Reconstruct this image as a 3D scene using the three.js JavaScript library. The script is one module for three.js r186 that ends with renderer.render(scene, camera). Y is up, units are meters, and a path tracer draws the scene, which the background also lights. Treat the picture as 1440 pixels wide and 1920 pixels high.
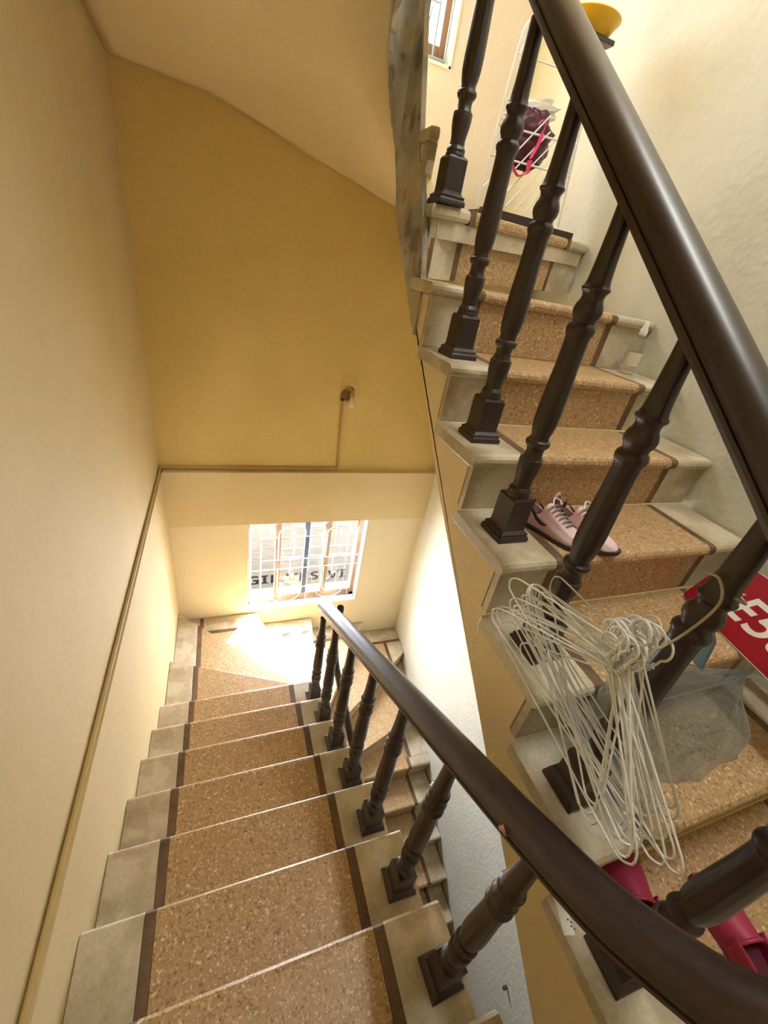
import * as THREE from 'three';
import { mergeGeometries, toCreasedNormals } from 'three/addons/utils/BufferGeometryUtils.js';
import { RoundedBoxGeometry } from 'three/addons/geometries/RoundedBoxGeometry.js';
import { RectAreaLightUniformsLib } from 'three/addons/lights/RectAreaLightUniformsLib.js';

// ------------------------------------------------------------------ camera, sky, sun, exposure
const YO = 5.2;                                       // eye height above the lowest floor
const V = (x, y, z) => new THREE.Vector3(x, y + YO, -z);   // x right, y up from eye level, z into the stairwell
const scene = new THREE.Scene();
const camera = new THREE.PerspectiveCamera(101.96, 1440 / 1920, 0.03, 60);
camera.position.copy(V(0, 0, 0));
camera.quaternion.setFromRotationMatrix(new THREE.Matrix4().makeBasis(
  new THREE.Vector3(0.9361, 0.1641, 0.3112), new THREE.Vector3(0.0297, 0.8446, -0.5346), new THREE.Vector3(-0.3506, 0.5097, 0.7857)));
scene.add(camera);
const renderer = new THREE.WebGLRenderer();
renderer.toneMapping = THREE.LinearToneMapping;
renderer.toneMappingExposure = 2.25;
renderer.shadowMap.enabled = true;
RectAreaLightUniformsLib.init();
scene.background = new THREE.Color(0.86, 0.93, 1.0);
scene.backgroundIntensity = 1.5;
const sun = new THREE.DirectionalLight(0xfff3df, 66);
sun.position.copy(V(2.75, 2.75, 6.6)); sun.target.position.copy(V(0.2, -3.2, 2.85));
sun.castShadow = true; sun.shadow.mapSize.set(2048, 2048);
Object.assign(sun.shadow.camera, { left: -6, right: 6, top: 6, bottom: -6, near: 0.1, far: 20 });
scene.add(sun, sun.target);
// daylight gathered at the two windows
function windowLight(x0, x1, y0, y1, z, power) {
  const l = new THREE.RectAreaLight(0xe9f0ff, power, x1 - x0, y1 - y0);
  l.position.copy(V((x0 + x1) / 2, (y0 + y1) / 2, z)); l.lookAt(V((x0 + x1) / 2, (y0 + y1) / 2 - 0.4, z - 1));
  scene.add(l);
}
windowLight(0.2, 1.25, -3.15, -2.15, 3.42, 22);
windowLight(0.2, 1.25, 1.05, 2.05, 3.42, 8);

// ------------------------------------------------------------------ helpers
let seed = 1234567;
const rnd = () => { seed |= 0; seed = seed + 0x6D2B79F5 | 0; let t = Math.imul(seed ^ seed >>> 15, 1 | seed); t = t + Math.imul(t ^ t >>> 7, 61 | t) ^ t; return ((t ^ t >>> 14) >>> 0) / 4294967296; };
const rr = (a, b) => a + (b - a) * rnd();
const names = {};
function numbered(n) { const c = names[n] = (names[n] ?? -1) + 1; return c ? n + '_' + String(c).padStart(3, '0') : n; }
function tag(o, label, category, group) { o.userData.label = label; o.userData.category = category; if (group) o.userData.group = group; return o; }
function thing(name, label, category, base = V(0, 0, 0), group) {
  const g = new THREE.Group(); g.name = numbered(name); g.position.copy(base); scene.add(g);
  return tag(g, label, category, group);
}
function shadow(m) { m.castShadow = m.receiveShadow = true; return m; }
function worldOffset(parent) { const p = new THREE.Vector3(); for (let q = parent; q && q !== scene; q = q.parent) p.add(q.position); return p; }
function part(parent, name, geo, mat) {               // geometry in scene coordinates
  const m = shadow(new THREE.Mesh(geo, mat)); m.name = name; m.position.copy(worldOffset(parent)).negate(); parent.add(m); return m;
}
function local(parent, name, geo, mat) { const m = shadow(new THREE.Mesh(geo, mat)); m.name = name; parent.add(m); return m; }
function struct(name, geo, mat) { const m = shadow(new THREE.Mesh(geo, mat)); m.name = name; m.userData.kind = 'structure'; scene.add(m); return m; }
function boxUV(g, s = 1, smooth = false) {                            // uv in metres from the dominant axis
  if (smooth) g.computeVertexNormals();
  if (g.index) g = g.toNonIndexed();
  if (!smooth) g.computeVertexNormals();
  const p = g.attributes.position, n = g.attributes.normal, uv = new Float32Array(p.count * 2);
  for (let i = 0; i < p.count; i += 3) {
    let ax = 0, ay = 0, az = 0;
    for (let k = 0; k < 3; k++) { ax += Math.abs(n.getX(i + k)); ay += Math.abs(n.getY(i + k)); az += Math.abs(n.getZ(i + k)); }
    for (let k = 0; k < 3; k++) {
      const j = i + k, x = p.getX(j), y = p.getY(j), z = p.getZ(j);
      const [a, b] = ay >= ax && ay >= az ? [x, z] : ax >= az ? [z, y] : [x, y];
      uv[2 * j] = a * s; uv[2 * j + 1] = b * s;
    }
  }
  g.setAttribute('uv', new THREE.BufferAttribute(uv, 2));
  return g;
}
function box(x0, x1, y0, y1, z0, z1) {
  const g = new THREE.BoxGeometry(Math.abs(x1 - x0), Math.abs(y1 - y0), Math.abs(z1 - z0)), c = V((x0 + x1) / 2, (y0 + y1) / 2, (z0 + z1) / 2);
  g.translate(c.x, c.y, c.z); return boxUV(g);
}
function rbox(w, h, d, r, x, y, z) { const g = new RoundedBoxGeometry(w, h, d, 2, r); g.translate(x, y, z); return g; }
function bare(list) { return mergeGeometries(list.map((g) => { const h = g.index ? g.toNonIndexed() : g; for (const k of Object.keys(h.attributes)) if (!['position', 'normal', 'uv'].includes(k)) h.deleteAttribute(k); return h; })); }
// outline in (x, z), slab hanging below its top; tilt lifts it along x
function slab(poly, top, thick, bev = 0.005, tilt = 0, tilt0 = 0) {
  const area = poly.reduce((a, p, i) => { const q = poly[(i + 1) % poly.length]; return a + p[0] * q[1] - q[0] * p[1]; }, 0);
  const pts = area > 0 ? poly : poly.slice().reverse();
  const s = new THREE.Shape(pts.map(([x, z]) => new THREE.Vector2(x, z)));
  const g = new THREE.ExtrudeGeometry(s, { depth: Math.max(thick - 2 * bev, 0.001), bevelEnabled: bev > 0, bevelThickness: bev, bevelSize: bev, bevelOffset: -bev, bevelSegments: 2 });
  const p = g.attributes.position;
  for (let i = 0; i < p.count; i++) {
    const x = p.getX(i), z = p.getY(i), h = p.getZ(i);
    p.setXYZ(i, x, top - thick + bev + h + YO + tilt * (x - tilt0), -z);
  }
  return boxUV(g);
}
// profile in (z, y) swept along x
function prism(profile, x0, x1, bev = 0) {
  const area = profile.reduce((a, p, i) => { const q = profile[(i + 1) % profile.length]; return a + p[0] * q[1] - q[0] * p[1]; }, 0);
  const pts = area > 0 ? profile : profile.slice().reverse();
  const s = new THREE.Shape(pts.map(([z, y]) => new THREE.Vector2(z, y)));
  const g = new THREE.ExtrudeGeometry(s, { depth: x1 - x0 - 2 * bev, bevelEnabled: bev > 0, bevelThickness: bev, bevelSize: bev, bevelOffset: -bev, bevelSegments: 2 });
  const p = g.attributes.position;
  for (let i = 0; i < p.count; i++) { const z = p.getX(i), y = p.getY(i), x = p.getZ(i); p.setXYZ(i, x0 + bev + x, y + YO, -z); }
  return boxUV(g);
}
function clip(poly, f) {                              // keep f(p) >= 0
  const out = [];
  for (let i = 0; i < poly.length; i++) {
    const a = poly[i], b = poly[(i + 1) % poly.length], fa = f(a), fb = f(b);
    if (fa >= 0) out.push(a);
    if ((fa >= 0) !== (fb >= 0)) { const t = fa / (fa - fb); out.push([a[0] + (b[0] - a[0]) * t, a[1] + (b[1] - a[1]) * t]); }
  }
  return out;
}
const polyArea = (p) => Math.abs(p.reduce((a, q, i) => { const r = p[(i + 1) % p.length]; return a + q[0] * r[1] - r[0] * q[1]; }, 0) / 2);
function tubeAlong(pts, r, seg = 60, rad = 8, closed = false) { return new THREE.TubeGeometry(new THREE.CatmullRomCurve3(pts, closed, 'catmullrom', 0.5), seg, r, rad, closed); }
function polyTube(pts, r, rad = 8) {                  // straight bars with mitred corners
  const path = new THREE.CurvePath(); for (let i = 0; i + 1 < pts.length; i++) path.add(new THREE.LineCurve3(pts[i], pts[i + 1]));
  return new THREE.TubeGeometry(path, (pts.length - 1) * 6, r, rad, false);
}
function sweep(path, section) {                       // section [[lateral, up], ...] carried along a path, kept upright
  const n = path.length, m = section.length, pos = [], idx = [], uv = []; let run = 0;
  for (let i = 0; i < n; i++) {
    const d = path[Math.min(i + 1, n - 1)].clone().sub(path[Math.max(i - 1, 0)]).normalize();
    const lat = new THREE.Vector3().crossVectors(d, new THREE.Vector3(0, 1, 0)).normalize(), up = new THREE.Vector3().crossVectors(lat, d);
    if (i) run += path[i].distanceTo(path[i - 1]);
    for (let k = 0; k < m; k++) { const q = path[i].clone().addScaledVector(lat, section[k][0]).addScaledVector(up, section[k][1]); pos.push(q.x, q.y, q.z); uv.push(k / m * 0.3, run); }
  }
  for (let i = 0; i + 1 < n; i++) for (let k = 0; k < m; k++) { const a = i * m + k, b = i * m + (k + 1) % m; idx.push(a, b, a + m, b, b + m, a + m); }
  for (const [i0, flip] of [[0, 1], [n - 1, 0]]) {
    const c = pos.length / 3; pos.push(path[i0].x, path[i0].y, path[i0].z); uv.push(0, run);
    for (let k = 0; k < m; k++) { const a = i0 * m + k, b = i0 * m + (k + 1) % m; flip ? idx.push(c, b, a) : idx.push(c, a, b); }
  }
  const g = new THREE.BufferGeometry(); g.setAttribute('position', new THREE.Float32BufferAttribute(pos, 3)); g.setAttribute('uv', new THREE.Float32BufferAttribute(uv, 2)); g.setIndex(idx); g.computeVertexNormals(); return g;
}
function solidGrid(nu, nv, fa, fb, uvf) {             // closed solid between two sheets
  const pos = [], idx = [], id = (s, i, j) => s * (nu + 1) * (nv + 1) + i * (nv + 1) + j;
  for (const f of [fa, fb]) for (let i = 0; i <= nu; i++) for (let j = 0; j <= nv; j++) { const p = f(i / nu, j / nv); pos.push(p.x, p.y, p.z); }
  const quad = (a, b, c, d) => idx.push(a, b, c, a, c, d);
  for (let i = 0; i < nu; i++) for (let j = 0; j < nv; j++) { quad(id(0, i, j), id(0, i + 1, j), id(0, i + 1, j + 1), id(0, i, j + 1)); quad(id(1, i, j), id(1, i, j + 1), id(1, i + 1, j + 1), id(1, i + 1, j)); }
  for (let i = 0; i < nu; i++) { quad(id(0, i, 0), id(1, i, 0), id(1, i + 1, 0), id(0, i + 1, 0)); quad(id(0, i, nv), id(0, i + 1, nv), id(1, i + 1, nv), id(1, i, nv)); }
  for (let j = 0; j < nv; j++) { quad(id(0, 0, j), id(0, 0, j + 1), id(1, 0, j + 1), id(1, 0, j)); quad(id(0, nu, j), id(1, nu, j), id(1, nu, j + 1), id(0, nu, j + 1)); }
  const g = new THREE.BufferGeometry(); g.setAttribute('position', new THREE.Float32BufferAttribute(pos, 3)); g.setIndex(idx); g.computeVertexNormals(); return g;
}
// ------------------------------------------------------------------ textures
function noiseGrid(n, s) { let q = s; const a = new Float32Array(n * n); for (let i = 0; i < n * n; i++) { q = Math.imul(q ^ (q >>> 15), 2246822519) + 374761393 | 0; a[i] = ((q ^ (q >>> 13)) >>> 0) / 4294967296; } return a; }
function makeNoise(s) {
  const grids = {};
  const one = (u, v, n) => { const g = grids[n] ??= noiseGrid(n, s + n * 7919); const x = u * n, y = v * n, i = Math.floor(x), j = Math.floor(y), a = x - i, b = y - j, sa = a * a * (3 - 2 * a), sb = b * b * (3 - 2 * b), at = (p, q) => g[((q % n + n) % n) * n + ((p % n + n) % n)];
    return (at(i, j) * (1 - sa) + at(i + 1, j) * sa) * (1 - sb) + (at(i, j + 1) * (1 - sa) + at(i + 1, j + 1) * sa) * sb; };
  return (u, v, n, oct = 4) => { let t = 0, w = 0.5, sum = 0; for (let o = 0; o < oct; o++) { t += w * one(u, v, n << o); sum += w; w *= 0.5; } return t / sum; };
}
function dataTex(n, fn, size, srgb = true) {
  const d = new Uint8Array(n * n * 4);
  for (let j = 0; j < n; j++) for (let i = 0; i < n; i++) { const c = fn(i / n, j / n), k = 4 * (j * n + i); d[k] = Math.max(0, Math.min(255, c[0])); d[k + 1] = Math.max(0, Math.min(255, c[1])); d[k + 2] = Math.max(0, Math.min(255, c[2])); d[k + 3] = 255; }
  const t = new THREE.DataTexture(d, n, n); t.wrapS = t.wrapT = THREE.RepeatWrapping; t.magFilter = THREE.LinearFilter; t.minFilter = THREE.LinearMipmapLinearFilter; t.generateMipmaps = true;
  if (srgb) t.colorSpace = THREE.SRGBColorSpace; t.repeat.set(1 / size, 1 / size); t.needsUpdate = true; return t;
}
const nz = makeNoise(11), nz2 = makeNoise(97);
const mix = (a, b, t) => a.map((v, i) => v + (b[i] - v) * t);
const sstep = (a, b, t) => { t = Math.max(0, Math.min(1, (t - a) / (b - a))); return t * t * (3 - 2 * t); };
function plaster(rgb, vary, size, s, bumps) {
  const q = makeNoise(s);
  const map = dataTex(512, (u, v) => { const a = q(u, v, 5, 5) - 0.5, f = q(u + 0.3, v, 128, 2) - 0.5; return rgb.map((c, i) => c + a * vary * (i === 2 ? 1.5 : 1) + f * 5); }, size);
  const bump = dataTex(512, (u, v) => { const h = 255 * (0.35 * q(u, v, 96, 2) + 0.65 * (bumps ? Math.pow(q(u, v, 8, 5), 1.2) : q(u, v, 12, 4))); return [h, h, h]; }, size, false);
  return new THREE.MeshStandardMaterial({ map, bumpMap: bump, bumpScale: bumps || 0.002, roughness: 0.78 });
}
function terrazzo(base, lights, darks, size, dens) {
  const N = 768, c = document.createElement('canvas'); c.width = c.height = N; const g = c.getContext('2d');
  g.fillStyle = `rgb(${base})`; g.fillRect(0, 0, N, N);
  for (let i = 0; i < dens; i++) {
    const t = rnd(), pal = t < 0.55 ? lights : darks, col = pal[Math.floor(rnd() * pal.length)];
    const x = rnd() * N, y = rnd() * N, r = rr(1.5, 7.8) * (rnd() < 0.08 ? 1.5 : 1), a0 = rnd() * 6.3, el = rr(0.45, 1);
    g.fillStyle = `rgba(${col},${rr(0.32, 0.9)})`;
    for (const ox of [-N, 0, N]) for (const oy of [-N, 0, N]) {
      if (x + ox < -12 || x + ox > N + 12 || y + oy < -12 || y + oy > N + 12) continue;
      g.beginPath();
      for (let k = 0; k < 6; k++) { const a = k / 6 * 6.283, rad = r * (0.75 + 0.4 * Math.sin(i * 3.1 + k * 2.3)), px = Math.cos(a) * rad, py = Math.sin(a) * rad * el; const X = x + ox + px * Math.cos(a0) - py * Math.sin(a0), Y = y + oy + px * Math.sin(a0) + py * Math.cos(a0); k ? g.lineTo(X, Y) : g.moveTo(X, Y); }
      g.closePath(); g.fill();
    }
  }
  const t = new THREE.CanvasTexture(c); t.wrapS = t.wrapT = THREE.RepeatWrapping; t.colorSpace = THREE.SRGBColorSpace; t.repeat.set(1 / size, 1 / size); return t;
}
const M = {};
M.leftWall = plaster([210, 190, 144], 12, 1.7, 3);
M.yellow = plaster([230, 202, 130], 12, 1.9, 5);
M.cream = plaster([228, 208, 162], 10, 1.6, 7);
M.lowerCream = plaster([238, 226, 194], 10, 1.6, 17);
M.rightWall = plaster([219, 219, 204], 14, 1.7, 9, 0.005);
M.pale = plaster([220, 212, 200], 12, 1.5, 13);
M.string = plaster([232, 210, 160], 12, 1.1, 15);
M.dirty = (() => {
  const map = dataTex(512, (u, v) => { const a = nz(u, v, 6, 5), b = nz2(u, v, 10, 4); let c = mix([160, 154, 146], [196, 190, 180], sstep(0.35, 0.65, a)); c = mix(c, [112, 100, 84], 0.7 * sstep(0.58, 0.72, b)); c = mix(c, [208, 182, 126], 0.5 * sstep(0.6, 0.7, nz2(u + 0.4, v + 0.2, 7, 5))); return c; }, 0.8);
  const bump = dataTex(512, (u, v) => { const h = 255 * nz(u, v, 10, 5); return [h, h, h]; }, 0.8, false);
  return new THREE.MeshStandardMaterial({ map, bumpMap: bump, bumpScale: 0.006, roughness: 0.85 });
})();
const terTex = terrazzo('180,148,106', ['222,202,166', '238,222,192', '206,178,134', '198,168,124'], ['140,104,62', '160,120,74', '120,88,54'], 0.62, 10500);
const terBump = dataTex(256, (u, v) => { const h = 255 * nz2(u, v, 64, 2); return [h, h, h]; }, 0.3, false);
M.terrazzo = new THREE.MeshPhysicalMaterial({ map: terTex, bumpMap: terBump, bumpScale: 0.0008, roughness: 0.42 });
const marbleTex = (c0, c1, c2, s) => { const q = makeNoise(s); return dataTex(512, (u, v) => { const a = q(u, v, 7, 5), b = q(u + 0.5, v, 90, 2); let c = mix(c0, c1, sstep(0.35, 0.65, a)); c = mix(c, c2, 0.5 * sstep(0.56, 0.7, q(u, v + 0.3, 5, 4))); return c.map((k) => k + (b - 0.5) * 22); }, 0.7); };
M.marble = new THREE.MeshPhysicalMaterial({ map: marbleTex([186, 172, 146], [206, 194, 170], [160, 142, 112], 21), roughness: 0.38, bumpMap: terBump, bumpScale: 0.0004 });
M.divider = new THREE.MeshStandardMaterial({ map: marbleTex([98, 74, 52], [116, 90, 64], [80, 58, 40], 23), roughness: 0.5 });
M.mortar = new THREE.MeshStandardMaterial({ map: marbleTex([150, 140, 124], [166, 156, 140], [130, 118, 100], 25), roughness: 0.9 });
const woodTex = dataTex(512, (u, v) => { const w = nz(u * 3 % 1, v, 4, 4), g = nz2(u, v * 0.25, 64, 3); return mix([28, 15, 12], [60, 27, 20], 0.6 * w + 0.5 * (g - 0.3)); }, 0.4);
M.wood = new THREE.MeshPhysicalMaterial({ map: woodTex, roughness: 0.42, clearcoat: 0.5, clearcoatRoughness: 0.36 });
M.bareWood = new THREE.MeshStandardMaterial({ color: 0xa8765c, roughness: 0.7 });
M.white = new THREE.MeshStandardMaterial({ color: 0xe9e6de, roughness: 0.5 });
M.whiteWire = new THREE.MeshPhysicalMaterial({ color: 0xe9e8e6, roughness: 0.35, clearcoat: 0.4 });
M.grille = new THREE.MeshStandardMaterial({ color: 0x9fb0b4, roughness: 0.45, metalness: 0.1 });
M.sash = new THREE.MeshStandardMaterial({ color: 0x8a6a4c, roughness: 0.6 });
M.sashDark = new THREE.MeshStandardMaterial({ color: 0x3c4048, roughness: 0.6 });
M.glass = new THREE.MeshPhysicalMaterial({ color: 0xffffff, transmission: 1, thickness: 0, roughness: 0.02, ior: 1.5 });
M.conduit = new THREE.MeshStandardMaterial({ color: 0xc0a468, roughness: 0.6 });

// ------------------------------------------------------------------ room shell
const XL = -0.464, ZB = -2.2;                          // left wall face, back wall face
const xr = (z) => 1.70 + 0.05 * z;                     // right wall face, a little out of square
const LEDGE = -1.624;
struct('wall_left', bare([box(XL - 0.3, XL, -5.4, LEDGE, ZB - 0.2, 3.5), box(XL - 0.3, XL - 0.026, LEDGE, 3.0, ZB - 0.2, 3.5)]), M.leftWall);
struct('wall_right', slab([[xr(ZB - 0.2), ZB - 0.2], [2.3, ZB - 0.2], [2.3, 3.5], [xr(3.5), 3.5]], 3.0, 8.4, 0), M.rightWall);
const WX0 = 0.147, WX1 = 1.285, WY0 = -3.215, WY1 = -2.13;
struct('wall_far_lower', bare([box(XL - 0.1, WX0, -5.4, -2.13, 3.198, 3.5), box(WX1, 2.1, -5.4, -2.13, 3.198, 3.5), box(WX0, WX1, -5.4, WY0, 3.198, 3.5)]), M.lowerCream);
struct('trim_1', box(XL - 0.1, 2.1, -2.13, LEDGE, 3.15, 3.5), M.cream);   // beam over the window
struct('wall_far', bare([box(XL - 0.1, 0.7, LEDGE, 0.72, 3.205, 3.5), box(0.7, 1.1, LEDGE, 0.45, 3.205, 3.5), box(1.1, 2.1, LEDGE, 0.3, 3.205, 3.5)]), M.yellow);
const UX0 = 0.147, UX1 = 1.30, UY0 = 1.02, UY1 = 2.1;
struct('wall_far_upper', bare([box(XL - 0.1, UX0, 0.72, 3.0, 3.205, 3.5), box(UX1, 2.1, 0.3, 3.0, 3.205, 3.5), box(UX0, 0.7, 0.72, UY0, 3.205, 3.5), box(0.7, 1.1, 0.45, UY0, 3.205, 3.5), box(1.1, UX1, 0.3, UY0, 3.205, 3.5), box(UX0, UX1, UY1, 3.0, 3.205, 3.5)]), M.pale);
struct('wall_back', box(XL - 0.3, 2.3, -5.4, 3.0, ZB - 0.25, ZB), M.cream);
struct('ceiling', box(XL - 0.3, 2.3, 2.75, 3.0, ZB - 0.2, 3.5), M.cream);
struct('floor', box(XL - 0.3, 2.3, -5.4, -5.2, ZB - 0.2, 3.5), M.mortar);
struct('floor_landing', bare([box(XL, 1.59, -1.56, -1.39, ZB, -0.47), box(0.69, 1.66, -1.5, -1.41, -0.47, -0.1)]), M.marble);

// ------------------------------------------------------------------ soffit of the flight that returns overhead
const PX = 0.638, PZ = 2.0, PR = 0.045;
const lerpT = (tab, t) => { for (let i = 0; i + 1 < tab.length; i++) if (t <= tab[i + 1][0]) { const [a, b] = tab[i], [c, d] = tab[i + 1]; return b + (d - b) * (t - a) / (c - a); } return tab[tab.length - 1][1]; };
const outerY = (d) => lerpT([[0, -0.15], [40, 0.05], [58, 0.2], [67, 0.302], [79.5, 0.373], [94, 0.446], [109, 0.539], [120, 0.605], [127, 0.622], [135, 0.64], [143, 0.67], [155, 0.72], [180, 0.82]], d);
const innerY = (d) => 0.19 + 0.56 * d / 180;
function rayOut(d) { const a = d * Math.PI / 180, c = Math.cos(a), s = Math.sin(a); let t = 9; if (s > 1e-6) t = Math.min(t, (3.22 - PZ) / s); if (c > 1e-6) t = Math.min(t, (1.79 - PX) / c); if (c < -1e-6) t = Math.min(t, (PX - (XL - 0.03)) / -c); return t; }
function soffitAt(lift) {
  return (u, v) => {
    const d = 20 + u * 230;
    if (d <= 180) { const a = d * Math.PI / 180, r = PR + 0.012 + (rayOut(d) - PR - 0.012) * v, y = innerY(d) + (outerY(d) - innerY(d)) * sstep(0, 0.45, v); return V(PX + r * Math.cos(a), y + lift, PZ + r * Math.sin(a)); }
    const z = PZ - (d - 180) / 70 * 3.2, x = PX - PR - 0.012 + (XL - 0.03 - PX + PR + 0.012) * v;
    return V(x, 0.75 + 0.07 * v + 0.66 * (PZ - z) + lift, z);
  };
}
struct('ceiling_stair_soffit', boxUV(solidGrid(138, 16, soffitAt(0), soffitAt(0.14)), 1, true), M.cream);

// ------------------------------------------------------------------ stairs
function noseProfile(zNose, dir, depth, top, thick) {  // rounded front edge; dir = +1 when the tread runs to larger z
  const r = thick / 2, pts = [[zNose + dir * depth, top - thick], [zNose + dir * depth, top]];
  for (let k = 0; k <= 6; k++) { const a = Math.PI / 2 + k / 6 * Math.PI; pts.push([zNose + dir * (r + r * Math.cos(a)), top - r + r * Math.sin(a)]); }
  return pts;
}
function straightStep(parent, x0, x1, zNose, dir, depth, top, rise, cuts) {
  const [a, b, c, d] = cuts, T = 0.04, zr = zNose + dir * 0.022;
  const core = part(parent, 'step', bare([box(x0 + 0.02, x1 - 0.004, top - rise + 0.002, top - T, zr + dir * 0.022, zr + dir * 0.06), box(x0 + 0.02, x1 - 0.004, top - T - 0.03, top - T - 0.0005, zr + dir * 0.06, zNose + dir * depth)]), M.mortar);
  const prof = noseProfile(zNose, dir, depth, top, T), low = prof.map(([z, y]) => [z + (z === zNose ? dir * 0.0015 : 0), y - 0.001]);
  part(core, 'side_panel', prism(prof, x0, a - 0.0008, 0.002), M.marble);
  part(core, 'divider_strip', prism(low, a, b, 0.001), M.divider);
  part(core, 'centre_panel', prism(prof, b + 0.0008, c - 0.0008, 0.002), M.terrazzo);
  part(core, 'divider_strip', prism(low, c, d, 0.001), M.divider);
  part(core, 'side_panel', prism(prof, d + 0.0008, x1, 0.002), M.marble);
  const y0 = top - rise + 0.001, y1 = top - T - 0.001;
  const rz = (o) => [zr + dir * o, zr + dir * 0.022];
  part(core, 'riser_side_panel', box(x0 + 0.018, a - 0.0008, y0, y1, ...rz(0)), M.marble);
  part(core, 'riser_divider', box(a, b, y0, y1, ...rz(0.002)), M.divider);
  part(core, 'riser_centre_panel', box(b + 0.0008, c - 0.0008, y0, y1, ...rz(0)), M.terrazzo);
  part(core, 'riser_divider', box(c, d, y0, y1, ...rz(0.002)), M.divider);
  part(core, 'riser_side_panel', box(d + 0.0008, x1 - 0.004, y0, y1, ...rz(0)), M.marble);
  return core;
}
// a winder tread: margins of marble along the walls, a dark strip, terrazzo inside
function winderStep(parent, poly, top, rise, margins, tilt = 0, tilt0 = 0, thick = 0.04, bev = 0.006) {
  const core = part(parent, 'step', slab(poly.map(([x, z]) => { const cx = poly.reduce((s, p) => s + p[0], 0) / poly.length, cz = poly.reduce((s, p) => s + p[1], 0) / poly.length; return [cx + (x - cx) * 0.97, cz + (z - cz) * 0.97]; }), top - thick - 0.0005, rise - 0.002, 0, tilt, tilt0), M.marble);
  let rest = poly;
  const put = (name, p, mat, drop = 0) => { if (p.length >= 3 && polyArea(p) > 0.0006) part(core, name, slab(p, top - drop, thick, mat === M.divider ? 0.001 : bev, tilt, tilt0), mat); };
  for (const f of margins) {                            // f(p) = distance from the wall
    put('side_panel', clip(rest, (p) => 0.172 - f(p)), M.marble);
    put('divider_strip', clip(clip(rest, (p) => f(p) - 0.173), (p) => 0.204 - f(p)), M.divider, 0.001);
    rest = clip(rest, (p) => f(p) - 0.205);
  }
  put('centre_panel', rest, M.terrazzo);
  return core;
}
const dLeft = (p) => p[0] - XL, dFar = (p) => 3.19 - p[1], dRight = (p) => xr(p[1]) - p[0];
const T = (k) => -1.884 - 0.17 * k, NZ = (k) => 0.6025 + 0.2685 * k;

// flight going down to the window
const stairDown = thing('staircase', 'terrazzo stairs going down beside the plain left wall to the barred window', 'stairs', V(0.07, -3.8, 1.0));
for (let k = -3; k <= 5; k++) straightStep(stairDown, XL + 0.002, 0.599, NZ(k), -1, 0.27, T(k), 0.17, [-0.288, -0.256, 0.374, 0.406]);
{
  const top = [], bot = []; for (let k = -3; k <= 5; k++) { top.push([NZ(k) - 0.2685 - 0.065, T(k) - 0.072], [NZ(k) - 0.085, T(k) - 0.072]); }
  top.push([NZ(5) - 0.085, T(5) - 0.25], [1.75, T(5) - 0.36]);
  bot.push([-0.45, -1.76], [-0.52, -1.5]);
  part(stairDown, 'concrete_slab', prism([...top, ...bot], XL + 0.01, 0.575), M.string);
}
const lines = {                                         // nosing of each winder: [inner end, wall end]
  5: [[0.6, NZ(5)], [XL, NZ(5)]], 6: [[0.6, 1.985], [XL, 2.435]], 7: [[0.605, 2.04], [XL, 3.115]], 8: [[0.65, 2.06], [0.235, 3.188]],
  9: [[0.69, 2.06], [0.81, 3.188]], 10: [[0.71, 2.04], [1.425, 3.188]], 11: [[0.72, 1.99], [xr(2.82), 2.82]], 12: [[0.72, 1.78], [xr(2.18), 2.18]],
};
const corner = { 8: [[XL, 3.188]], 11: [[xr(3.188), 3.188]] };
for (let k = 6; k <= 12; k++) {
  const [ai, aw] = lines[k - 1], [bi, bw] = lines[k];
  const poly = [ai, aw, ...(corner[k] ?? []), bw, bi].filter((p, i, l) => !i || Math.hypot(p[0] - l[i - 1][0], p[1] - l[i - 1][1]) > 0.004);
  winderStep(stairDown, poly.map(([x, z]) => [Math.max(XL + 0.002, Math.min(x, xr(z) - 0.002)), z]), T(k), 0.17, k <= 8 ? [dLeft, dFar] : [dFar, dRight]);
}
// lowest flight, running back under the upper one
const stairLow = thing('staircase', 'lowest terrazzo flight glimpsed beyond the lower balusters beside the white wall', 'stairs', V(1.2, -5.2, 1.2));
for (let k = 13; k <= 18; k++) { const z = 1.748 - 0.25 * (k - 13); straightStep(stairLow, 0.72, xr(z) - 0.004, z, 1, k === 13 ? 0.1 : 0.27, T(k), 0.17, [0.90, 0.93, 1.56, 1.592]); }
winderStep(stairLow, [[0.72, 1.8], [xr(2.2) - 0.002, 2.2], [xr(1.85) - 0.002, 1.85], [0.72, 1.84]].slice(0, 4), T(13), 0.17, [dRight]);
// flight going up on the right
const stairUp = thing('staircase', 'terrazzo stairs climbing on the right with shoes and slippers on their treads', 'stairs', V(1.2, -1.8, 0.9));
const UY = (i) => i >= 3 ? -0.03 : -0.634 + 0.1955 * i, UZ = (i) => 0.688 + 0.2684 * i, XU = 0.683;
for (let i = -3; i <= 3; i++) straightStep(stairUp, XU, xr(UZ(i)) - 0.003, UZ(i), 1, i === 3 ? 0.2 : 0.285, UY(i), i === 3 ? 0.213 : 0.1955, [0.868, 0.90, 1.525, 1.557]);
const U4 = [[0.80, 1.66], [xr(2.15) - 0.003, 2.12], [xr(3.2) - 0.003, 3.2], [1.28, 3.2], [0.70, 1.80], [0.70, 1.66]];
const u4 = winderStep(stairUp, U4, 0.205, 0.06, [dRight, (p) => p[0] - 0.70, (p) => 3.2 - p[1]], 0.042, 0.7, 0.045, 0.014);
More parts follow.
